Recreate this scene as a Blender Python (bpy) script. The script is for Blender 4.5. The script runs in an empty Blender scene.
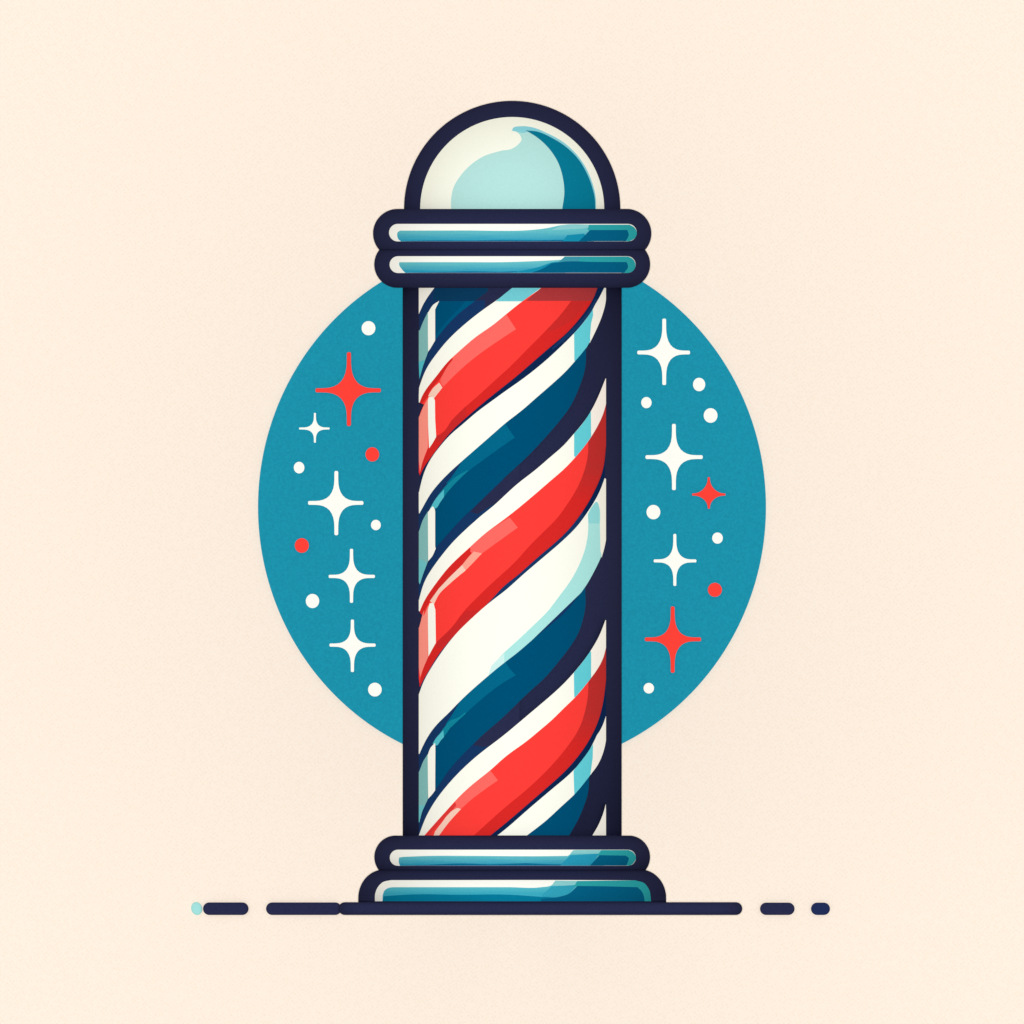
import bpy, bmesh, math
from mathutils import Vector
from mathutils.geometry import delaunay_2d_cdt
S = 0.001                      # one millimetre per picture unit; ground level at 915
CX = 512.2
sc = bpy.context.scene
COL = sc.collection
K = 1.06                       # light level the paint colours are balanced for

# ------------------------------------------------------------------ materials
def lin(c):
    c /= 255.0
    return c/12.92 if c <= .04045 else ((c+.055)/1.055)**2.4
MATS = {}
def paint(name, rgb, grain=.05, rgb2=None, gz=None, k=None):
    """matt printed paint with a fine grain; rgb2+gz = two-tone blend between heights gz"""
    if name in MATS: return MATS[name]
    m = bpy.data.materials.new(name); m.use_nodes = True
    nt = m.node_tree; N = nt.nodes; L = nt.links
    b = N['Principled BSDF']; b.inputs['Roughness'].default_value = 1.0
    b.inputs['Specular IOR Level'].default_value = 0.0
    k = k or K
    c1 = [min(.97, lin(v)/k) for v in rgb]
    tc = N.new('ShaderNodeNewGeometry')
    src = None
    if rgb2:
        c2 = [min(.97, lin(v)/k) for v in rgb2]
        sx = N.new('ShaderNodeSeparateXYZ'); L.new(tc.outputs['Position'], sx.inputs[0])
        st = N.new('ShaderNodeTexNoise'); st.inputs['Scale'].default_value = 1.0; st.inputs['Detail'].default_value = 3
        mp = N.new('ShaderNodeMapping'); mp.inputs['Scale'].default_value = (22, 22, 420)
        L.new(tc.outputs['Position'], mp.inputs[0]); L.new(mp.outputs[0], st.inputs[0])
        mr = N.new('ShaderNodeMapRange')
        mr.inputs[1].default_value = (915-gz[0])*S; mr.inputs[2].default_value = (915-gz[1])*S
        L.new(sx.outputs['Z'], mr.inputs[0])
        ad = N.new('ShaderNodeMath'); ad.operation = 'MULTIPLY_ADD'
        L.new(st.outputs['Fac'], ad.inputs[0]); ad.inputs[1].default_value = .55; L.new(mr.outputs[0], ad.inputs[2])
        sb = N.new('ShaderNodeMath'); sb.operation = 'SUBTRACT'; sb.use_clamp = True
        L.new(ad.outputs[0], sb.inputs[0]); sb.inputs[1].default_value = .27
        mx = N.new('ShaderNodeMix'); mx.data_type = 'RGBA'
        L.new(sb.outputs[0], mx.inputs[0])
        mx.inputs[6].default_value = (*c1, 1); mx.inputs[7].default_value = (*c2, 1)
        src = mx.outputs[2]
    n = N.new('ShaderNodeTexNoise'); n.inputs['Scale'].default_value = 520; n.inputs['Detail'].default_value = 2
    L.new(tc.outputs['Position'], n.inputs[0])
    mr2 = N.new('ShaderNodeMapRange'); mr2.inputs[1].default_value = .25; mr2.inputs[2].default_value = .75
    mr2.inputs[3].default_value = 1-grain; mr2.inputs[4].default_value = 1+grain
    L.new(n.outputs['Fac'], mr2.inputs[0])
    sc_ = N.new('ShaderNodeVectorMath'); sc_.operation = 'SCALE'
    if src: L.new(src, sc_.inputs[0])
    else: sc_.inputs[0].default_value = c1
    L.new(mr2.outputs[0], sc_.inputs['Scale'])
    L.new(sc_.outputs[0], b.inputs['Base Color'])
    MATS[name] = m
    return m

navy   = paint('navy enamel', (41,44,74), .10)
deep   = paint('deep blue enamel', (23,54,98), .08)
line   = paint('dark blue keyline', (14,38,78), .08)
med    = paint('mid blue enamel', (0,79,116), .06)
medhi  = paint('blue highlight', (4,102,136), .06)  # drawn highlight on the blue stripes, put into the colour
topsh  = paint('blue top shade', (12,58,92), .08)  # shade just below the collar, painted as a darker blue
teal2  = paint('teal highlight', (18,130,152), .05)  # brighter stretch of the highlight painted on the blue stripes
teal3  = paint('pale teal enamel', (84,190,200), .04)  # pale end of the painted blue-stripe highlight; also tints the top left sliver
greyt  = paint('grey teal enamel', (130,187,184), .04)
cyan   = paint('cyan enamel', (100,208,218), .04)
cyan2  = paint('cyan top shade', (114,204,212), .05)  # top shade painted onto the first ivory stripe
mint   = paint('mint enamel', (172,230,225), .03)
cream  = paint('ivory enamel', (254,254,241), .012)
cream2 = paint('warm ivory enamel', (254,250,238), .015)
red    = paint('red enamel', (255,63,57), .03)
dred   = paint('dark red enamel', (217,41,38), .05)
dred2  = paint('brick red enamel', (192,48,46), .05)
redsh  = paint('red top shade', (174,56,58), .06)  # shade at the top of the first red stripe, as paint
pink   = paint('pink highlight', (255,106,98), .03)  # highlight painted along the upper edge of the red stripes
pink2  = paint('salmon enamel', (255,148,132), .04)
pink3  = paint('pale pink highlight', (251,208,188), .03)  # painted pale glint where the pink highlight runs out at the left

# ------------------------------------------------------------------ tracing helpers
CR = {'A':(400,280,8.533),'B':(505,280,8.533),'C':(400,390,8.533),'D':(505,390,8.533),
      'E':(400,500,8.533),'F':(505,500,8.533),'G':(400,610,8.533),'H':(505,610,8.533),
      'I':(400,720,8.533),'J':(505,720,8.533),'P':(360,90,6.4),'Q':(500,90,6.4),
      'R':(360,200,6.4),'S':(500,200,6.4),'T':(350,820,6.4),'U':(510,820,6.4)}
def P(s):
    out = []; c = None
    for t in s.split():
        if t in CR: c = CR[t]
        else:
            a, b = t.split(','); out.append((c[0]+float(a)/c[2], c[1]+float(b)/c[2]))
    return out
def sp(p, n=5):
    """open centripetal-ish Catmull-Rom through the points"""
    if isinstance(p, str): p = P(p)
    if len(p) < 3: return list(p)
    out = []
    for i in range(len(p)-1):
        p1, p2 = p[i], p[i+1]
        d = math.dist(p1, p2) or 1e-6
        def tan(a, b, c):
            da = math.dist(a, b) or 1e-6; db = math.dist(b, c) or 1e-6
            return [((b[k]-a[k])/da*db + (c[k]-b[k])/db*da)/(da+db) for k in (0,1)]
        m1 = tan(p[i-1], p1, p2) if i else [(p2[k]-p1[k])/d for k in (0,1)]
        m2 = tan(p1, p2, p[i+2]) if i+2 < len(p) else [(p2[k]-p1[k])/d for k in (0,1)]
        for j in range(n):
            t = j/n
            h = (2*t**3-3*t*t+1, t**3-2*t*t+t, -2*t**3+3*t*t, t**3-t*t)
            out.append(tuple(h[0]*p1[k]+h[1]*d*m1[k]+h[2]*p2[k]+h[3]*d*m2[k] for k in (0,1)))
    out.append(tuple(p[-1]))
    L = sum(math.dist(a, b) for a, b in zip(out, out[1:]))
    if L > 60 and min(q[1] for q in p) > 280 and max(q[1] for q in p) < 842:
        m = max(8, int(L/1.5)); res = [out[0]]; acc = 0.0; k = 0; step = L/m
        for i in range(1, m):                       # even spacing, then a light fairing of the curve
            want = i*step
            while acc+math.dist(out[k], out[k+1]) < want: acc += math.dist(out[k], out[k+1]); k += 1
            t = (want-acc)/(math.dist(out[k], out[k+1]) or 1)
            res.append((out[k][0]+(out[k+1][0]-out[k][0])*t, out[k][1]+(out[k+1][1]-out[k][1])*t))
        res.append(out[-1])
        for _ in range(26):
            res = [res[0]]+[((a[0]+2*b[0]+c[0])/4, (a[1]+2*b[1]+c[1])/4) for a, b, c in zip(res, res[1:], res[2:])]+[res[-1]]
        out = res
    return out
def join(*a):
    out = []
    for e in a:
        if isinstance(e, str): e = sp(e)
        for q in e:
            if not out or math.dist(out[-1], q) > .02: out.append(q)
    if math.dist(out[0], out[-1]) < .02: out.pop()
    return out
def cx(e, xa, xb):
    """the stretch of a polyline between two x positions, in its own order"""
    lo, hi = min(xa, xb), max(xa, xb); out = []
    for p, q in zip(e, e[1:]):
        ts = [0, 1]
        for c in (lo, hi):
            if (p[0]-c)*(q[0]-c) < 0: ts.append((c-p[0])/(q[0]-p[0]))
        ts.sort()
        for t in ts:
            w = (p[0]+(q[0]-p[0])*t, p[1]+(q[1]-p[1])*t)
            if lo-1e-6 <= w[0] <= hi+1e-6 and (not out or math.dist(out[-1], w) > .01): out.append(w)
    return out
def stadium(x0, x1, y0, y1, n=14):
    r = (y1-y0)/2; c = (y0+y1)/2
    return [(x0+r-r*math.sin(math.pi*i/n), c-r*math.cos(math.pi*i/n)) for i in range(n+1)][::-1] + \
           [(x1-r+r*math.sin(math.pi*i/n), c-r*math.cos(math.pi*i/n)) for i in range(n+1)]

# ------------------------------------------------------------------ mesh helpers
def link(name, me, parent=None, mats=()):
    o = bpy.data.objects.new(name, me); COL.objects.link(o)
    for m in mats: me.materials.append(m)
    if parent: o.parent = parent
    return o
def tag(o, label=None, cat=None, group=None, kind=None):
    if label: o['label'] = label
    if cat: o['category'] = cat
    if group: o['group'] = group
    if kind: o['kind'] = kind
    return o
def lathe(name, prof, mat, parent, seg=256, smooth=True):
    """prof: (radius, picture height) from top to bottom, turned about the pole's axis"""
    bm = bmesh.new(); rings = []
    for r, y in prof:
        z = (915-y)*S
        if r < 1e-6: rings.append([bm.verts.new(((CX-512)*S, 0, z))]); continue
        rings.append([bm.verts.new(((CX-512+r*math.sin(2*math.pi*i/seg))*S, -r*math.cos(2*math.pi*i/seg)*S, z)) for i in range(seg)])
    for a, b in zip(rings, rings[1:]):
        for i in range(seg):
            j = (i+1) % seg
            if len(a) == 1: bm.faces.new((a[0], b[i], b[j]))
            elif len(b) == 1: bm.faces.new((a[j], a[i], b[0]))
            else: bm.faces.new((a[j], a[i], b[i], b[j]))
    for ring in (rings[0], rings[-1]):
        if len(ring) > 1: bm.faces.new(ring)
    bmesh.ops.recalc_face_normals(bm, faces=bm.faces)
    for f in bm.faces: f.smooth = smooth and len(f.verts) <= 4
    me = bpy.data.meshes.new(name); bm.to_mesh(me); bm.free()
    return link(name, me, parent, [mat])

LAYER = .045
def inlay(name, patches, rad, parent, xs=4.0, ys=None, clip=None, base=0):
    """enamel pieces bent onto a turned surface. patches: (polygon, material, layer); rad(y) = radius at a height"""
    total = bmesh.new(); mats = []
    for poly, mat, lay in patches:
        if mat not in mats: mats.append(mat)
        bm = bmesh.new()
        n_ = len(poly)
        cv, ce, cf, _, _, _ = delaunay_2d_cdt([Vector(p) for p in poly], [(i, (i+1) % n_) for i in range(n_)], [list(range(n_))], 1, 1e-4)
        vs = [bm.verts.new((p[0], 0, p[1])) for p in cv]
        for f in cf:
            try: bm.faces.new([vs[i] for i in f])
            except ValueError: pass
        def cut(co, no, clear=False):
            g = bm.verts[:]+bm.edges[:]+bm.faces[:]
            bmesh.ops.bisect_plane(bm, geom=g, plane_co=co, plane_no=no, clear_outer=clear, dist=1e-5)
        if clip:
            x0, x1, y0, y1 = clip
            cut((x0,0,0), (-1,0,0), True); cut((x1,0,0), (1,0,0), True)
            cut((0,0,y0), (0,0,-1), True); cut((0,0,y1), (0,0,1), True)
        xx = [v.co.x for v in bm.verts]; yy = [v.co.z for v in bm.verts]
        if not xx: bm.free(); continue
        x = math.ceil(min(xx)/xs)*xs
        while x < max(xx): cut((x,0,0), (1,0,0)); x += xs
        if ys:
            y = math.ceil(min(yy)/ys)*ys
            while y < max(yy): cut((0,0,y), (0,0,1)); y += ys
        r = bmesh.ops.extrude_face_region(bm, geom=bm.faces[:])
        back = {v for v in r['geom'] if isinstance(v, bmesh.types.BMVert)}
        for v in bm.verts:
            px, py = v.co.x, v.co.z
            R = rad(py) + (-.8 if v in back else .10 + base + LAYER*lay)
            d = math.sqrt(max(R*R-(px-CX)**2, 0))
            v.co = ((px-512)*S, -d*S, (915-py)*S)
        bmesh.ops.recalc_face_normals(bm, faces=bm.faces)
        off = len(total.verts)
        tv = [total.verts.new(v.co) for v in bm.verts]
        bm.verts.index_update()
        for f in bm.faces:
            try: nf = total.faces.new([tv[v.index] for v in f.verts])
            except ValueError: continue
            nf.material_index = mats.index(mat)
        bm.free()
    me = bpy.data.meshes.new(name); total.to_mesh(me); total.free()
    return link(name, me, parent, mats)

def plate(name, poly, y0, y1, mat, parent=None, bev=0):
    """flat cut-out with real thickness; y0 = front, y1 = back (mm)"""
    cx = sum(p[0] for p in poly)/len(poly); cy = sum(p[1] for p in poly)/len(poly)
    bm = bmesh.new()
    f = [bm.verts.new(((x-cx)*S, (y0-y1)*S, (cy-y)*S)) for x, y in poly]
    b = [bm.verts.new(((x-cx)*S, 0, (cy-y)*S)) for x, y in poly]
    bm.faces.new(f); bm.faces.new(b[::-1])
    for i in range(len(f)):
        j = (i+1) % len(f); bm.faces.new((f[j], f[i], b[i], b[j]))
    bmesh.ops.recalc_face_normals(bm, faces=bm.faces)
    me = bpy.data.meshes.new(name); bm.to_mesh(me); bm.free()
    o = link(name, me, parent, [mat]); o.location = ((cx-512)*S, y1*S, (915-cy)*S)
    return o

# ------------------------------------------------------------------ the setting
WALL = 440.0
FRONT = -330.0
def box(name, x0, x1, y0, y1, z0, z1, mat):
    bm = bmesh.new(); bmesh.ops.create_cube(bm, size=1)
    for v in bm.verts:
        v.co = (x0 if v.co.x < 0 else x1, y0 if v.co.y < 0 else y1, z0 if v.co.z < 0 else z1)
    me = bpy.data.meshes.new(name); bm.to_mesh(me); bm.free()
    return link(name, me, None, [mat])
def paper(m):
    """fine halftone-like pinkish dots of the printed paper"""
    nt = m.node_tree; N = nt.nodes; L = nt.links; b = N['Principled BSDF']
    g = N.new('ShaderNodeNewGeometry')
    mp = N.new('ShaderNodeMapping'); mp.inputs['Rotation'].default_value = (0, math.radians(38), 0)
    L.new(g.outputs['Position'], mp.inputs[0])
    v = N.new('ShaderNodeTexVoronoi'); v.inputs['Scale'].default_value = 300; v.inputs['Randomness'].default_value = .45
    L.new(mp.outputs[0], v.inputs['Vector'])
    mr = N.new('ShaderNodeMapRange'); mr.inputs[1].default_value = .15; mr.inputs[2].default_value = .5
    mr.inputs[3].default_value = 1; mr.inputs[4].default_value = 0
    L.new(v.outputs['Distance'], mr.inputs[0])
    src = b.inputs['Base Color'].links[0].from_socket
    mx = N.new('ShaderNodeMix'); mx.data_type = 'RGBA'; mx.blend_type = 'MULTIPLY'
    L.new(mr.outputs[0], mx.inputs[0]); L.new(src, mx.inputs[6]); mx.inputs[7].default_value = (.98, .95, .915, 1)
    L.new(mx.outputs[2], b.inputs['Base Color'])
wallm = paint('cream wall paper', (254,239,223), .024, k=1.065)
paper(wallm)
tag(box('wall', -4, 4, WALL*S, (WALL+60)*S, -1.2, 4, wallm), kind='structure')

# round teal disc on the wall
disc_poly = [(512+254*math.cos(2*math.pi*i/240), 507+262.6*math.sin(2*math.pi*i/240)) for i in range(240)]
DF = WALL-2.5
tag(plate('disc', disc_poly, DF, WALL, paint('teal printed disc', (29,144,169), .10, k=1.01)),
    'big round teal disc on the cream wall behind the barber pole', 'disc')
star_white = paint('ivory star paint', (254,254,242), .012, k=1.0)
star_red = paint('red star paint', (255,66,56), .02, k=1.0)

def star(cx, cy, l, r, t, b, hw, mat, label, p=.47):
    pts = []
    a = {0:r-cx, 1:cy-t, 2:cx-l, 3:b-cy}

    for q in range(4):                       # quadrants: right->top, top->left, left->bottom, bottom->right
        A, B = a[q], a[(q+1) % 4]
        quad = []
        n = 16
        for i in range(n+1):
            th = (i/n)*math.pi/2
            u = A*max(math.cos(th), 0)**(2/p); v = B*max(math.sin(th), 0)**(2/p)
            u2 = math.hypot(u, hw) if v > u else u; v2 = math.hypot(v, hw) if u >= v else v
            if v > u: v2 = min(v, B)
            else: u2 = min(u, A)
            quad.append((u2, v2))
        # small round on the tips
        quad[0] = (A, hw*.55); quad.insert(1, (A-hw*.5, hw)); quad[-1] = (hw*.55, B); quad.insert(-1, (hw, B-hw*.5))
        quad = [w for k, w in enumerate(quad) if k in (0, 1, len(quad)-1, len(quad)-2) or
                (w[0] < A-hw*.6 and w[1] < B-hw*.6)]
        for u, v in quad:
            if q == 0: pts.append((cx+u, cy-v))
            elif q == 1: pts.append((cx-v, cy-u))
            elif q == 2: pts.append((cx-u, cy+v))
            else: pts.append((cx+v, cy+u))
    o = plate('star', pts, DF-1.6, DF, mat)
    return tag(o, label, 'star', 'sparkles on the teal disc')
W_, R_ = star_white, star_red
star(348.9,390.3,315.5,380.8,352.2,426,2.0,R_,'large red four pointed star on the left half of the disc')
star(314.9,428.5,299.1,329.6,412.9,442.7,1.0,W_,'smallest white star, just below left of the large red star')
star(336.3,502.9,308.1,363.4,471,535.2,1.9,W_,'large white star on the disc, the only large white one left of the pole')
star(351.5,576.4,328.7,374.9,548.8,602.8,1.6,W_,'medium white star left of the pole, below the large white star')
star(352.4,645.1,329.5,375.6,619.6,672,1.6,W_,'lowest white star left of the pole')
star(664.2,352.5,637.3,690,318.6,385,1.9,W_,'topmost white star right of the pole')
star(673.9,457.1,645.5,702.7,423.9,490.1,1.9,W_,'large white star right of the pole, above left of the small red star')
star(708.8,494.5,692.1,725.5,477.2,508.7,1.1,R_,'small red star near the right side of the disc', p=.60)
star(674.8,560.9,653.7,696.4,533.9,585.9,1.5,W_,'lowest and smallest white star right of the pole, above the large red star')
star(672.7,639.3,644.9,701,606.5,672.7,1.9,R_,'large red star low on the right half of the disc')

def dot(cx, cy, rx, ry, mat, label):
    n = 40
    o = plate('dot', [(cx+rx*math.cos(2*math.pi*i/n), cy+ry*math.sin(2*math.pi*i/n)) for i in range(n)], DF-1.6, DF, mat)
    return tag(o, label, 'dot', 'round dots on the teal disc')
dot(368.5,328.2,6.9,7.1,W_,'topmost white dot left of the pole, above the large red star')
dot(372.3,454.4,6.8,7.1,R_,'red dot left of the pole, below the large red star')
dot(299.1,467.6,5.3,5.8,W_,'small white dot near the left rim, below the smallest white star')
dot(375.9,525.0,4.9,5.2,W_,'tiny white dot close to the pole, lower right of a large white star')
dot(301.8,545.5,7.0,7.3,R_,'red dot near the left rim of the disc')
dot(312.5,601.0,6.7,7.1,W_,'white dot near the left rim, between the two lower white stars')
dot(374.9,689.6,6.8,6.9,W_,'lowest white dot left of the pole, below the lowest white star')
dot(699.1,384.5,6.1,6.7,W_,'white dot lower right of the topmost star right of the pole')
dot(646.4,402.6,5.2,5.6,W_,'small white dot close to the pole below the topmost right star')
dot(710.6,415.5,6.9,7.3,W_,'larger white dot near the upper right rim, lower of a pair')
dot(653.4,512.1,6.9,7.2,W_,'white dot close right of the pole, left of the small red star')
dot(717.5,538.1,5.3,5.6,W_,'small white dot near the right rim, below the small red star')
dot(714.9,589.8,7.0,7.0,R_,'only red dot right of the pole, near the right rim')
dot(648.8,688.2,5.2,5.3,W_,'lowest white dot right of the pole, below the large red star')

DY = (WALL-2.3)*S              # the dashes are fixed to the wall
# ------------------------------------------------------------------ ground dashes and the long board
def capsule(name, x0, x1, ytop, ybot, mat, label, waist=None, group='dashes of the ground line'):
    """round-ended rod on the wall, along the ground line"""
    r = (ybot-ytop)/2; cy = (ytop+ybot)/2; n = 10; seg = 32
    prof = [(x0+r-r*math.cos(i/n*math.pi/2), r*math.sin(i/n*math.pi/2)) for i in range(n+1)]
    prof += [(x1-r+r*math.sin(i/n*math.pi/2), r*math.cos(i/n*math.pi/2)) for i in range(n+1)]
    bm = bmesh.new(); rings = []
    mx = (x0+x1)/2
    for x, rr in prof:
        rr = max(rr, .02)
        rings.append([bm.verts.new(((x-mx)*S, .4*rr*math.cos(2*math.pi*k/seg)*S, (r+rr*math.sin(2*math.pi*k/seg))*S)) for k in range(seg)])
    for a, b in zip(rings, rings[1:]):
        for k in range(seg): bm.faces.new((a[k], a[(k+1)%seg], b[(k+1)%seg], b[k]))
    bm.faces.new(rings[0]); bm.faces.new(rings[-1])
    bmesh.ops.recalc_face_normals(bm, faces=bm.faces)
    for f in bm.faces: f.smooth = True
    me = bpy.data.meshes.new(name); bm.to_mesh(me); bm.free()
    o = link(name, me, None, [mat]); o.location = ((mx-512)*S, DY, (915-ybot)*S)
    return tag(o, label, 'dash', group)
capsule('dash', 203, 248.6, 902.4, 915, navy, 'dark rounded dash beside the pale blue blob')
capsule('dash', 266, 341.5, 902.4, 915, navy, 'longest dark dash, touching the left end of the board under the pole')
capsule('dash', 760, 794.6, 902.6, 915, navy, 'dark dash just right of the long board')
capsule('dash', 811, 830, 902.6, 915, paint('blue navy enamel', (34,46,86), .08), 'shortest dark dash at the far right of the ground line')
capsule('pebble', 190.9, 202.2, 903.8, 915, mint, None)
o = bpy.data.objects['pebble']; bpy.data.objects.remove(o)
bm = bmesh.new(); bmesh.ops.create_uvsphere(bm, u_segments=32, v_segments=20, radius=1)
for v in bm.verts:
    x, y, z = v.co; v.co = ((x*5.5 - .5*z)*S, y*2.2*S, (6.5+z*6.5)*S)
for f in bm.faces: f.smooth = True
me = bpy.data.meshes.new('blob'); bm.to_mesh(me); bm.free()
o = link('pebble', me, None, [paint('pale aqua enamel', (163,226,222), .03)]); o.location = ((196.7-512)*S, (WALL-2)*S, 0)
tag(o, 'small pale aqua blob at the far left end of the ground line', 'pebble')

# long board under the pole: stadium in section all the way round
def board(x0, x1, d0, d1, ytop, ybot, mat):
    bm = bmesh.new(); r = (ybot-ytop)/2; n = 8; C = 30
    def outline(ins, z):
        pts = []
        for (cx, cy, a0) in ((x1-C, d1-C, 0), (x0+C, d1-C, 90), (x0+C, d0+C, 180), (x1-C, d0+C, 270)):
            for k in range(13):
                a = math.radians(a0+90*k/12); pts.append((cx+(C-ins)*math.cos(a), cy+(C-ins)*math.sin(a)))
        return [bm.verts.new(((px-512)*S, py*S, z*S)) for px, py in pts]
    rings = [outline(r-r*math.sin(math.pi*i/(2*n)), r-r*math.cos(math.pi*i/(2*n))) for i in range(n+1)]
    rings += [outline(r-r*math.cos(math.pi*i/(2*n)), r+r*math.sin(math.pi*i/(2*n))) for i in range(1, n+1)]
    for a, b in zip(rings, rings[1:]):
        for k in range(len(a)):
            j = (k+1) % len(a); bm.faces.new((a[k], a[j], b[j], b[k]))
    bm.faces.new(rings[0]); bm.faces.new(rings[-1])
    bmesh.ops.recalc_face_normals(bm, faces=bm.faces)
    me = bpy.data.meshes.new('board'); bm.to_mesh(me); bm.free()
    return link('board', me, None, [mat])
tag(board(338.5, 742.3, -160, 160, 902.2, 915, navy), 'long thin navy board with rounded ends that the barber pole stands on', 'board')

# ------------------------------------------------------------------ the barber pole
pole = bpy.data.objects.new('barber_pole', None); COL.objects.link(pole)
pole.location = (0, 0, 0)
tag(pole, 'tall barber pole with red, white and blue spiral stripes and a glass dome', 'barber pole')

# shaft
RS = 109.5
shaft = lathe('shaft', [(RS, 284), (RS, 838)], navy, pole)
CLIP = (418.8, 606.0, 287.9, 835.4)
LV = [0]
def stripe(name, patches, base, label=None):
    o = inlay(name, [(p, m, i+LV[0]) for i, (p, m) in enumerate(patches)], lambda y: RS, shaft, xs=3, clip=CLIP)
    LV[0] += len(patches)
    if label: o['label'] = label
    return o
# edges, right to left -------------------------------------------------
w1_up = sp('A 960,67 850,155 720,245 560,370 400,520 300,645 230,745 185,850 163,920')
r1_up = sp('B 315,67 150,180 0,300 A 800,380 640,490 520,595 400,705 300,835 230,920 175,1015 C 167,108')
r1_lo = sp('B 790,67 745,180 680,275 600,375 520,460 400,560 250,690 100,820 0,900 A 745,1020 C 640,170 560,240 440,350 340,470 260,580 200,660 170,730')
w2_up = sp('B 852,55 810,140 750,250 680,350 580,465 500,545 350,685 150,845 0,950 A 800,1020 C 640,200 520,305 440,370 350,470 260,590 210,690 180,790 163,870')
w2_lo = sp('B 863,67 860,180 830,300 790,400 740,500 700,570 600,690 520,780 400,890 250,1020 D 150,170 0,285 C 800,370 640,510 520,615 370,755 250,900 185,1020 E 165,115')
w3_up = sp('B 858,840 785,1020 D 740,170 660,290 590,370 500,475 400,560 250,690 100,805 0,897 C 760,1020 E 720,110 640,180 540,270 440,370 350,480 270,590 210,690 180,780 163,850')
w3_lo = sp('D 862,120 845,190 790,310 710,440 600,575 500,680 400,765 250,895 100,1020 F 0,160 E 720,290 600,400 500,490 400,590 330,680 250,790 200,870 168,950')
r2_lo = sp('D 862,480 850,620 830,710 780,830 F 725,0 640,130 560,235 450,345 320,455 200,560 100,650 0,725 E 780,850 G 600,90 480,200 400,290 320,390 250,510 200,590 170,655')
w4_up = sp('D 850,752 820,840 730,1005 F 700,110 620,220 500,340 320,495 150,640 0,775 E 780,862 600,1020 G 480,200 340,380 250,520 200,610 163,715')
w4_lo = sp('F 862,330 845,420 810,510 750,630 700,720 620,830 540,930 H 400,120 250,240 100,370 0,445 G 720,590 600,695 500,790 400,895 I 345,5 265,98 210,190 165,290')
w5_up = sp('H 857,85 810,210 730,350 600,520 500,630 380,740 250,850 120,960 J 0,122 I 640,320 500,450 400,560 300,690 220,830 163,980')
w5_lo = sp('H 862,320 845,400 800,490 735,580 600,745 500,840 400,940 300,1024 J 200,170 0,315 I 770,430 600,565 480,680 400,770 300,880 205,988')
r3_lo = sp('H 862,600 845,750 J 800,0 720,170 640,290 520,430 400,540 250,670 100,800 0,885 I 765,990')
w6_up = sp('H 861,905 820,1020 J 790,120 740,225 580,435 400,590 200,760 0,935 I 825,990')
w6_lo = sp('J 862,0 862,170 830,300 790,385 735,460 590,640 500,720 350,860 180,990')

# 0 tiny white corner + top blue stripe
stripe('blue_stripe', [
  (join('A 960,60 850,155 720,245 560,370 400,520 300,645 230,745 185,840 150,905', [(418,320)], 'A 158,295 200,205 240,140 295,60', 'A 560,60 960,60'), navy),
  (join(sp('A 165,860 185,850 230,745 300,645 400,520 560,370 720,245 750,205 720,170'), sp('A 620,180 330,175'), sp('A 335,60 295,67 240,140 200,205 165,285')), deep),
  (join(P('A 300,60 750,60'), sp('A 750,95 640,180'), P('A 330,176 280,170')), topsh),
  (join(P('A 325,180'), sp('A 640,180 520,272 400,390 300,515'), P('A 300,250')), med),
  (join(sp('A 300,515 400,390 520,272 640,180'), P('A 560,180'), sp('A 520,225 420,330 300,470')), paint('mid blue enamel light', (0,88,126), .05)),
  (join(sp('A 240,270 200,350 168,430'), P('A 160,430 160,700'), sp('A 165,845 195,740 240,612')), greyt),
  (join(P('A 160,700'), sp('A 165,845 195,740 215,670'), P('A 215,680')), teal3),
  (join(sp('A 335,178 285,210 238,280'), P('A 238,450 240,612'), sp('A 262,580 300,515'), P('A 300,250')), cream),
 ], 0, 'dark blue stripe cut off by the collar')
stripe('white_stripe', [(join(P('A 155,60 298,60'), sp('A 293,67 240,140 200,205 158,297')), cream2)], 0, 'tiny ivory corner of a stripe at the top left')
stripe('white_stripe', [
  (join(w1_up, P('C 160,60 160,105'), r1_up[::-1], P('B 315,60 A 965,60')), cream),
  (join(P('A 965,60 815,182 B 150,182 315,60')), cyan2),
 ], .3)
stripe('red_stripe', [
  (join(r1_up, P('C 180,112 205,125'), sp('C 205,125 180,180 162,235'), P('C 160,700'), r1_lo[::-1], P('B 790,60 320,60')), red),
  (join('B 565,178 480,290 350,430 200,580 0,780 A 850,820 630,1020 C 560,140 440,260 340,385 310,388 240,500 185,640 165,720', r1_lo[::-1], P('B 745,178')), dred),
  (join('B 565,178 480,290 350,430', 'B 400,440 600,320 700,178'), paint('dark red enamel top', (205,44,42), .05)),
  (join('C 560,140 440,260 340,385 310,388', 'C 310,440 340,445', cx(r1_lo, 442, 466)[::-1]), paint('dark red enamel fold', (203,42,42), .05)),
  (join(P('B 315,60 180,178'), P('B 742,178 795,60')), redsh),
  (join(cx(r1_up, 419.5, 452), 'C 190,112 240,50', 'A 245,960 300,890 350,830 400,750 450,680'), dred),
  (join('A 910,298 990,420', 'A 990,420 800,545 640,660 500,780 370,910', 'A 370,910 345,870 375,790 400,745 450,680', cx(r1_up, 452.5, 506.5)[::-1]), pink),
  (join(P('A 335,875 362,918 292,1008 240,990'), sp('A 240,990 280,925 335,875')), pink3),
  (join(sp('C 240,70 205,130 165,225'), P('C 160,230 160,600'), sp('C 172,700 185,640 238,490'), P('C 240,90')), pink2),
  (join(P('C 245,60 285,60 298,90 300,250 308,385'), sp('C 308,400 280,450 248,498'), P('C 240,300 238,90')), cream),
 ], .8)
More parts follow.
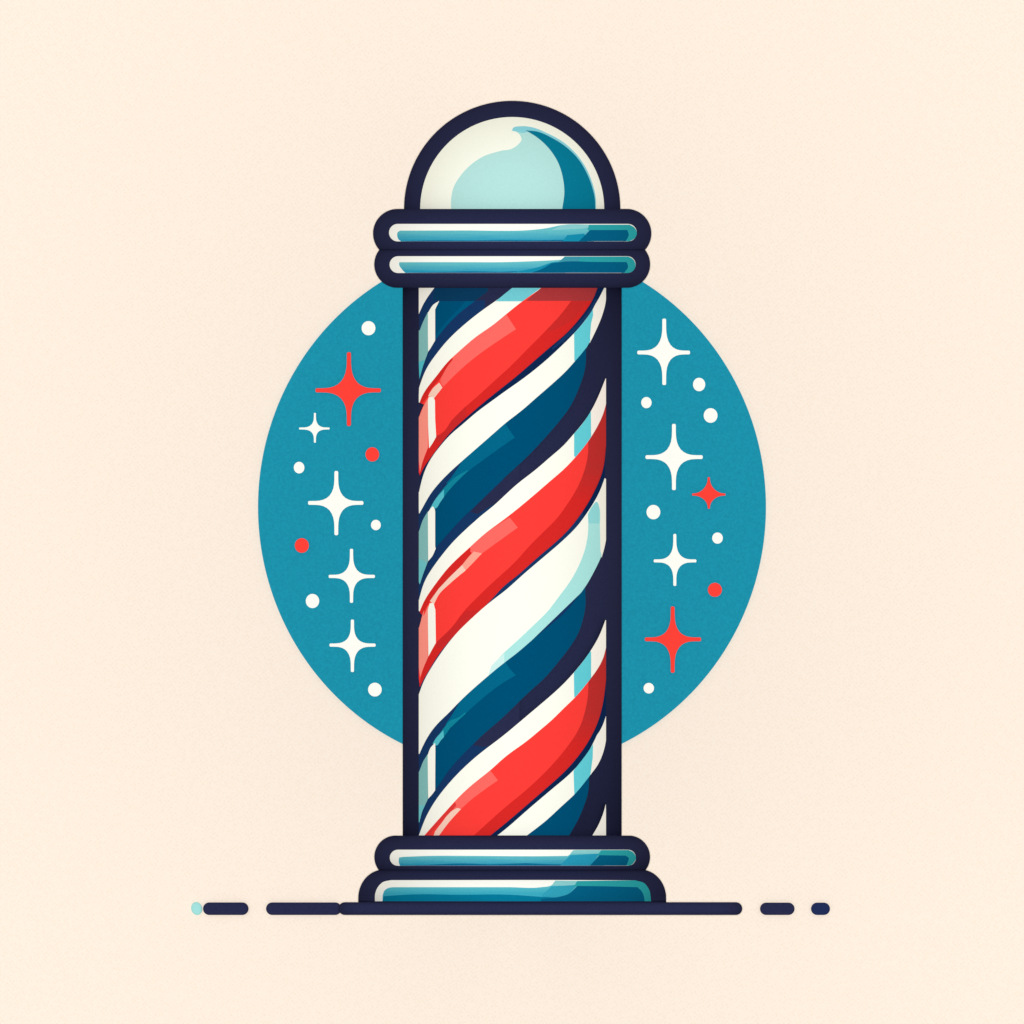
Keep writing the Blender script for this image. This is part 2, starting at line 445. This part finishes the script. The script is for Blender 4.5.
stripe('white_stripe', [
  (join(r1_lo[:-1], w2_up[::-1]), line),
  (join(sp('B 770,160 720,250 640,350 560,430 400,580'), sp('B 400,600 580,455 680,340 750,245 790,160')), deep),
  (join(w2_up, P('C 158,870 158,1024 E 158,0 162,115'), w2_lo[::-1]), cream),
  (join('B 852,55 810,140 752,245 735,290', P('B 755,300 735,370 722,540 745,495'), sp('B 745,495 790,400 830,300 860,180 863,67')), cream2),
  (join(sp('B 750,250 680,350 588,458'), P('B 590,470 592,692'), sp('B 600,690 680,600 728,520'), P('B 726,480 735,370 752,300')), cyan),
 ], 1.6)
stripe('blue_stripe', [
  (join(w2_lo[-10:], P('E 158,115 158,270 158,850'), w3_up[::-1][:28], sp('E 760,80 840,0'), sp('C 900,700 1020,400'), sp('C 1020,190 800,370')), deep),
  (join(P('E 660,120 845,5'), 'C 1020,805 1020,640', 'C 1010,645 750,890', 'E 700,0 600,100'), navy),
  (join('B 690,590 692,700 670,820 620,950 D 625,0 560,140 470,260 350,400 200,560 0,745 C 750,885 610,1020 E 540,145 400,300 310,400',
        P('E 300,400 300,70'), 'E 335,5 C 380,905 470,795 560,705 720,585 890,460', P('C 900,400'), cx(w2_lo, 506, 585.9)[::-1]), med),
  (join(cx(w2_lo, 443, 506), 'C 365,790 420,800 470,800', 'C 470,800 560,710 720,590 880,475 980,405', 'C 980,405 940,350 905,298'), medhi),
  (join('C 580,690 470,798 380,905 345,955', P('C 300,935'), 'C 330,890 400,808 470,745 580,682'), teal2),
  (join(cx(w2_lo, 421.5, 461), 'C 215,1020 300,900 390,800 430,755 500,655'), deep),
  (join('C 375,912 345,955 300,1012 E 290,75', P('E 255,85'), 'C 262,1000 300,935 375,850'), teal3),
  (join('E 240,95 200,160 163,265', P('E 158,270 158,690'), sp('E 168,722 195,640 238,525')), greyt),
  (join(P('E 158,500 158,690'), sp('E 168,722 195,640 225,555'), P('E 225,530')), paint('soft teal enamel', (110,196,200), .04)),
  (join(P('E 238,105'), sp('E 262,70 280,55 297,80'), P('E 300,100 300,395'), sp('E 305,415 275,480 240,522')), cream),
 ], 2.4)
stripe('white_stripe', [
  (join(w3_up, P('E 158,850 158,945'), w3_lo[::-1], P('D 864,0 B 864,840')), cream),
  (join('B 858,840 785,1020 D 735,180', P('D 735,400'), sp('D 735,400 790,310 845,190 864,110'), P('B 864,840')), paint('peach ivory enamel', (255,245,234), .015)),
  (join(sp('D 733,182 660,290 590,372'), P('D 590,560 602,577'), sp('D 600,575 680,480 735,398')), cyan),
 ], 3.1)
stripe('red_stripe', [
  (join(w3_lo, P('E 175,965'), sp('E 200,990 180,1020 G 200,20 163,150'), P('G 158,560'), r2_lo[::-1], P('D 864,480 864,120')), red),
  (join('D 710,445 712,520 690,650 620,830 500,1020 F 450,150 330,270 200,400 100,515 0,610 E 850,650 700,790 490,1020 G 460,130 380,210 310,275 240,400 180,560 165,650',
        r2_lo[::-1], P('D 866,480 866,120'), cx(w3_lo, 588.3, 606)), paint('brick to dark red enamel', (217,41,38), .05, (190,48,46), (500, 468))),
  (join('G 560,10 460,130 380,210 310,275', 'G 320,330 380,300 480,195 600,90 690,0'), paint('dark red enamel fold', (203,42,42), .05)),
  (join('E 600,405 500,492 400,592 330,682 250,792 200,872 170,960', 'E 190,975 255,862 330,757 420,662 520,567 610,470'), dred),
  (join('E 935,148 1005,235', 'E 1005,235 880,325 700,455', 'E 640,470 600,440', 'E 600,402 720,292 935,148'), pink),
  (join('E 700,455 600,560 540,620', P('E 500,585'), 'E 520,567 600,470 630,440'), paint('salmon glint', (253,165,145), .04)),  # painted glint between the pink highlight and its pale end
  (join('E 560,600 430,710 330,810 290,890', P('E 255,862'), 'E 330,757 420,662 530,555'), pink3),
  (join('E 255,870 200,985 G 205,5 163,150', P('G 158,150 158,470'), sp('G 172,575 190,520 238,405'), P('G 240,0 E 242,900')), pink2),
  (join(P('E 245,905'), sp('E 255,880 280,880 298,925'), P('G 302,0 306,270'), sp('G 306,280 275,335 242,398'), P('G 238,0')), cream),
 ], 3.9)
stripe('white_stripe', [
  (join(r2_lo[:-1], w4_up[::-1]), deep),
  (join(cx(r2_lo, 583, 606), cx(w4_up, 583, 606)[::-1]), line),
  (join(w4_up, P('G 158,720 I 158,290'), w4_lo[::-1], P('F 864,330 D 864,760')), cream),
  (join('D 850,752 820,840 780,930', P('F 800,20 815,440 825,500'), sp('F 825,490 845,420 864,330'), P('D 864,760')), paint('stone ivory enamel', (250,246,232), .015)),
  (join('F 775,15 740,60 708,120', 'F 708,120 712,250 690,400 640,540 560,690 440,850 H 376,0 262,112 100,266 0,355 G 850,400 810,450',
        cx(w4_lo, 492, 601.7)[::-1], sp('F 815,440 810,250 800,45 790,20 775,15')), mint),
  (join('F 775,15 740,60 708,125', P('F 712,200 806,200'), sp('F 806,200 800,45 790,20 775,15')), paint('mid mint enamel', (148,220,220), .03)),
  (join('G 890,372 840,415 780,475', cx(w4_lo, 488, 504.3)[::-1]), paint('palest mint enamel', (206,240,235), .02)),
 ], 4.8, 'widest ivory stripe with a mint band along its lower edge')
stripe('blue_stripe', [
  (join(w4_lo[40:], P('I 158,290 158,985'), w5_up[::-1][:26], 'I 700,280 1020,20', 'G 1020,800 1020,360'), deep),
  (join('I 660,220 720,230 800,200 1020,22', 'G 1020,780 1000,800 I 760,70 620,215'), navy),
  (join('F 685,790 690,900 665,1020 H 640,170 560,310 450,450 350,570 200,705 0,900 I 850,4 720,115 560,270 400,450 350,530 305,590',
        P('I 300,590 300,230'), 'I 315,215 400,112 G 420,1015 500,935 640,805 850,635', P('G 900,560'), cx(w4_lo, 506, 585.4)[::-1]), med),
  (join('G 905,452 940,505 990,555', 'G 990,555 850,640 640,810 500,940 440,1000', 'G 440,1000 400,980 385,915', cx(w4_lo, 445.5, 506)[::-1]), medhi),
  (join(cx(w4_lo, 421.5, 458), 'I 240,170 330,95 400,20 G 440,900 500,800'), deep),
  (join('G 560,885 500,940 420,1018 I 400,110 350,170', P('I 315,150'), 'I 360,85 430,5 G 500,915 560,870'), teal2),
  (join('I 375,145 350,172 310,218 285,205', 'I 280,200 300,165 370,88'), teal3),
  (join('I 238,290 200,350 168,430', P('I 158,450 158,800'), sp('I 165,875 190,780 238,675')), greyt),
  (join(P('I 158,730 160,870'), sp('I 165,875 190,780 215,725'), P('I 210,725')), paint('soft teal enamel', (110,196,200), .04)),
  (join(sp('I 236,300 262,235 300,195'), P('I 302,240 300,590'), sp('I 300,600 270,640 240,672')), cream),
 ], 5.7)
stripe('white_stripe', [
  (join(w5_up, P('I 150,990 205,990'), w5_lo[::-1], P('H 864,320 864,90')), cream),
  (join('H 857,85 810,210 735,345', P('H 735,578'), sp('H 735,578 800,490 845,400 866,310'), P('H 866,90')), cream2),
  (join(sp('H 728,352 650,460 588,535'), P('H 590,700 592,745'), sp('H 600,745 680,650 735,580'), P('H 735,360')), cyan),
 ], 6.4)
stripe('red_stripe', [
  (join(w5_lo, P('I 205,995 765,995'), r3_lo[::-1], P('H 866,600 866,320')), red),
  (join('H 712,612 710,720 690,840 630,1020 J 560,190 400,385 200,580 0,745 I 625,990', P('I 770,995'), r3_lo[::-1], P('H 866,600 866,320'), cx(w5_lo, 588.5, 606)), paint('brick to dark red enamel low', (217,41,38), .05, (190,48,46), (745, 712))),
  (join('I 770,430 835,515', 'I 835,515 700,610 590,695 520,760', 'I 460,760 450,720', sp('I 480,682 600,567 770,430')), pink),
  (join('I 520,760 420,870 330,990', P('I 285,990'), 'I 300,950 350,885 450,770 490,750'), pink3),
  (join('I 470,700 400,772 300,882 215,988', 'I 240,988 330,890 440,775 480,730'), paint('mid red enamel', (228,58,56), .05)),  # slightly darker red strip along the upper left edge
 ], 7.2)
stripe('white_stripe', [
  (join(r3_lo[:-1], P('I 780,995'), w6_up[::-1]), line),
  (join(w6_up, P('I 825,1000 J 180,1000'), w6_lo[::-1], P('J 864,0 H 864,905')), cream),
  (join('H 861,905 820,1020 J 790,120 755,200', P('J 755,230 750,330 726,470'), sp('J 735,460 790,385 830,300 862,170 866,0')), cream2),
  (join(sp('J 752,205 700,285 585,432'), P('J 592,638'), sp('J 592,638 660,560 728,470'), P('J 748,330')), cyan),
 ], 8.0)
stripe('blue_stripe', [
  (join('J 717,485 715,600 680,720 620,860 545,990', P('J 545,1000 180,1000'), sp('J 180,990 350,860 500,720 590,640 717,485')), med),
 ], 8.0, 'dark blue stripe cut off by the base')
stripe('white_stripe', [(join('J 860,715 840,790 800,890 740,995', P('J 870,1000')), cream2)], 8.0, 'tiny ivory corner of a stripe at the bottom right')

# dome
RD = 108.2; CYD = 209.0
dome = lathe('dome', [(0, CYD-RD)]+[(RD*math.sin(math.radians(a)), CYD-RD*math.cos(math.radians(a))) for a in range(2, 91, 2)]+[(RD, 214)], navy, pole)
def rdome(y): return math.sqrt(max(RD*RD-min(y-CYD, 0)**2, 0))
cap = [(CX+92*math.cos(math.pi*i/60), CYD-92*math.sin(math.pi*i/60)) for i in range(61)]
cap = [(CX+92, CYD+1)]+cap+[(CX-92, CYD+1)]
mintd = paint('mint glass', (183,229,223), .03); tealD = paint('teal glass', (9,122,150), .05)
# the sphere needs its layers along the normal, so offset the radius
def dome_inlay(name, patches, parent):
    def build(p):
        return p
    total = [(p, m, i) for i, (p, m) in enumerate(patches)]
    return inlay(name, total, rdome, parent, xs=3, ys=2, base=.35)
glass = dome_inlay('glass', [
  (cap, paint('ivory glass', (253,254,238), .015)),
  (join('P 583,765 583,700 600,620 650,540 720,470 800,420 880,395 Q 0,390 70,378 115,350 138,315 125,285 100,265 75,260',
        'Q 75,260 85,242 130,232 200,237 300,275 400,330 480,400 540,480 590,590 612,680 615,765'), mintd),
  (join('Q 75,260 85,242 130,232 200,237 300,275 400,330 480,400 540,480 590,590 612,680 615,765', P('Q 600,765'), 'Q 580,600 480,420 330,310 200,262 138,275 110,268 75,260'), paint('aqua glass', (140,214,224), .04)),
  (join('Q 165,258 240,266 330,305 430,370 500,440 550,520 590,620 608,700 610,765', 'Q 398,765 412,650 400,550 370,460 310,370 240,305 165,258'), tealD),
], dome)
glass['label'] = 'ivory and mint glass front of the dome with a teal crescent'

# brackets that carry the pole on the wall
def bracket(y0, y1, d0):
    bm = bmesh.new()
    for (xa, xb, ya, yb, za, zb) in ((-22, 22, d0, WALL-6, y0, y1), (-46, 46, WALL-6, WALL-.2, y0-22, y1+22)):
        r_ = bmesh.ops.create_cube(bm, size=1)
        for v in r_['verts']:
            v.co = ((xa if v.co.x < 0 else xb)*S, (ya if v.co.y < 0 else yb)*S, (915-(zb if v.co.z < 0 else za))*S)
    me = bpy.data.meshes.new('wall_bracket'); bm.to_mesh(me); bm.free()
    return link('wall_bracket', me, pole, [navy])
bracket(230, 262, 100); bracket(852, 880, 100)

# collar rings and base rings: turned mouldings with enamel bands
def ring(name, c, R, yc, y0, y1):
    def rad(y):
        y = min(max(y, yc-R), yc+R)
        return c+math.sqrt(max(R*R-(y-yc)**2, 0))
    n = 36; pr = []
    a0 = math.acos(max(-1, min(1, (yc-y0)/R))); a1 = math.pi-math.acos(max(-1, min(1, (y1-yc)/R)))
    for i in range(n+1):
        a = a0+(a1-a0)*i/n
        pr.append((c+R*math.sin(a), yc-R*math.cos(a)))
    return lathe(name, pr, navy, pole), rad
def band(name, patches, rad, parent):
    return inlay(name, [(p, m, i*.8) for i, (p, m) in enumerate(patches)], rad, parent, xs=3, ys=2.5)
rim = paint('green teal enamel', (44,163,168), .05)
dkb = paint('dark band blue', (5,96,132), .05)
wht = paint('band ivory', (254,254,245), .012)
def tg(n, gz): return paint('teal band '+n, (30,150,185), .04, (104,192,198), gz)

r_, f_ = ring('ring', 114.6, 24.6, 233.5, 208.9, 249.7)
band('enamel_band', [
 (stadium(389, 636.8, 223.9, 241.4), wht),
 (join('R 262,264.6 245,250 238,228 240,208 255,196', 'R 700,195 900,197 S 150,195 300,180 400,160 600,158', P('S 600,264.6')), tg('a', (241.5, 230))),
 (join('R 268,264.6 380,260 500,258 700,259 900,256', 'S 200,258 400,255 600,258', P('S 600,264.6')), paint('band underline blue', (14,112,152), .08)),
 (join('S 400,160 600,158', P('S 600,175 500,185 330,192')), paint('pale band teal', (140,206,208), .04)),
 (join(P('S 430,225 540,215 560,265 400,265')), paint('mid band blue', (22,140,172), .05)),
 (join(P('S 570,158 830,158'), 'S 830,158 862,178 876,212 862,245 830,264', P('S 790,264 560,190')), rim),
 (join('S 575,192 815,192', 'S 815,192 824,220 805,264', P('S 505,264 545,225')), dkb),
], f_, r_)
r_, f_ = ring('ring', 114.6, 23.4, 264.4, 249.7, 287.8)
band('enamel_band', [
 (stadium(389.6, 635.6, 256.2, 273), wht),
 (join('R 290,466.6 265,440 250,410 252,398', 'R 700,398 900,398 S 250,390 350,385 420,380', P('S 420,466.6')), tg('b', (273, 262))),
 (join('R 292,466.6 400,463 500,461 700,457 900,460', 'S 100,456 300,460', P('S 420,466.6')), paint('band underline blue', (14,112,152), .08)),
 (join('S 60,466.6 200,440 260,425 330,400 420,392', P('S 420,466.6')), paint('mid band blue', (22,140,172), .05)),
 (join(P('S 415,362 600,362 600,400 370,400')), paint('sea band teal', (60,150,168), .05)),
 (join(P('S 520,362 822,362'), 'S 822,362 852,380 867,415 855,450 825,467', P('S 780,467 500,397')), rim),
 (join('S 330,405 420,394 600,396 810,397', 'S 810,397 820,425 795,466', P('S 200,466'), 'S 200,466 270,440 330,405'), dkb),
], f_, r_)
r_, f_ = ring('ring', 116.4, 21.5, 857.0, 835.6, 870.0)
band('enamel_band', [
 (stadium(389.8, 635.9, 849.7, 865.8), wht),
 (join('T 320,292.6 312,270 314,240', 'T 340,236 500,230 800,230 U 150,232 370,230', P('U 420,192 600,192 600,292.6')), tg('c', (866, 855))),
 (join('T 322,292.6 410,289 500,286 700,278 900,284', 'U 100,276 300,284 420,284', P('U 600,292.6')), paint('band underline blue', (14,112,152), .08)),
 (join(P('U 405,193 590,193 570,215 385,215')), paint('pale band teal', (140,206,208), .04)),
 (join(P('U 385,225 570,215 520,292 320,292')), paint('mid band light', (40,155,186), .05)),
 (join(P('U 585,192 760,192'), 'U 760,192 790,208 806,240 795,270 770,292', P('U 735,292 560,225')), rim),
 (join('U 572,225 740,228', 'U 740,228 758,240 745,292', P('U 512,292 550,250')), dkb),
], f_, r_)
def rfoot(y):
    t = max(0, min(1, (898-y)/28.6)); return 128+26*math.sqrt(1-t*t)
foot = lathe('foot', [(100, 869.5), (128, 869.4)]+[(rfoot(869.4+28.6*(1-math.cos(math.radians(a)))), 869.4+28.6*(1-math.cos(math.radians(a)))) for a in range(6, 91, 4)]+[(154, 898), (154, 902.3)], navy, pole)
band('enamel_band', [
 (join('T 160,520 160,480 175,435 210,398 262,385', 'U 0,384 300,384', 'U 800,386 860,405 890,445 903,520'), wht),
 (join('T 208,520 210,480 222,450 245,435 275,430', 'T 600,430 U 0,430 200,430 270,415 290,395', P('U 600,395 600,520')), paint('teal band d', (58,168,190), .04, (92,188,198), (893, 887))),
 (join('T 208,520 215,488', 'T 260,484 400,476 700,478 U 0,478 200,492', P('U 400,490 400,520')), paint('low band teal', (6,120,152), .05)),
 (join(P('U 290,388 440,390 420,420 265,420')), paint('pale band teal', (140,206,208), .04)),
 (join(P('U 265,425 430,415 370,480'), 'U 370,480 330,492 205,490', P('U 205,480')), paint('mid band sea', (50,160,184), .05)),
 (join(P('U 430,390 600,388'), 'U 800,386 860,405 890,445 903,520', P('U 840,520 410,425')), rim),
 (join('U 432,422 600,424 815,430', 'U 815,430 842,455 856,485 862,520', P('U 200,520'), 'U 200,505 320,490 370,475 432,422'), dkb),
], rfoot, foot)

# ------------------------------------------------------------------ light, camera, render
w = bpy.data.worlds.new('World'); sc.world = w; w.use_nodes = True
bg = w.node_tree.nodes['Background']; bg.inputs[0].default_value = (1, 1, 1, 1); bg.inputs[1].default_value = .45
sun = bpy.data.lights.new('front_sun', 'SUN'); sun.energy = 2.12; sun.angle = math.radians(.3)  # sun added from the camera side to keep the ambient shading faint
so = bpy.data.objects.new('front_sun', sun); COL.objects.link(so); so.rotation_euler = (math.radians(90), 0, 0)
cam = bpy.data.cameras.new('camera'); co = bpy.data.objects.new('camera', cam); COL.objects.link(co)
cam.type = 'ORTHO'; cam.ortho_scale = 1.024; cam.clip_start = .01; cam.clip_end = 50
co.location = (0, -4, (915-512)*S); co.rotation_euler = (math.radians(90), 0, 0)
sc.camera = co
sc.render.engine = 'CYCLES'
sc.cycles.max_bounces = 6; sc.cycles.diffuse_bounces = 4
sc.view_settings.view_transform = 'Standard'; sc.view_settings.look = 'None'
sc.view_settings.exposure = 0; sc.view_settings.gamma = 1
sc.render.resolution_x = 1024; sc.render.resolution_y = 1024
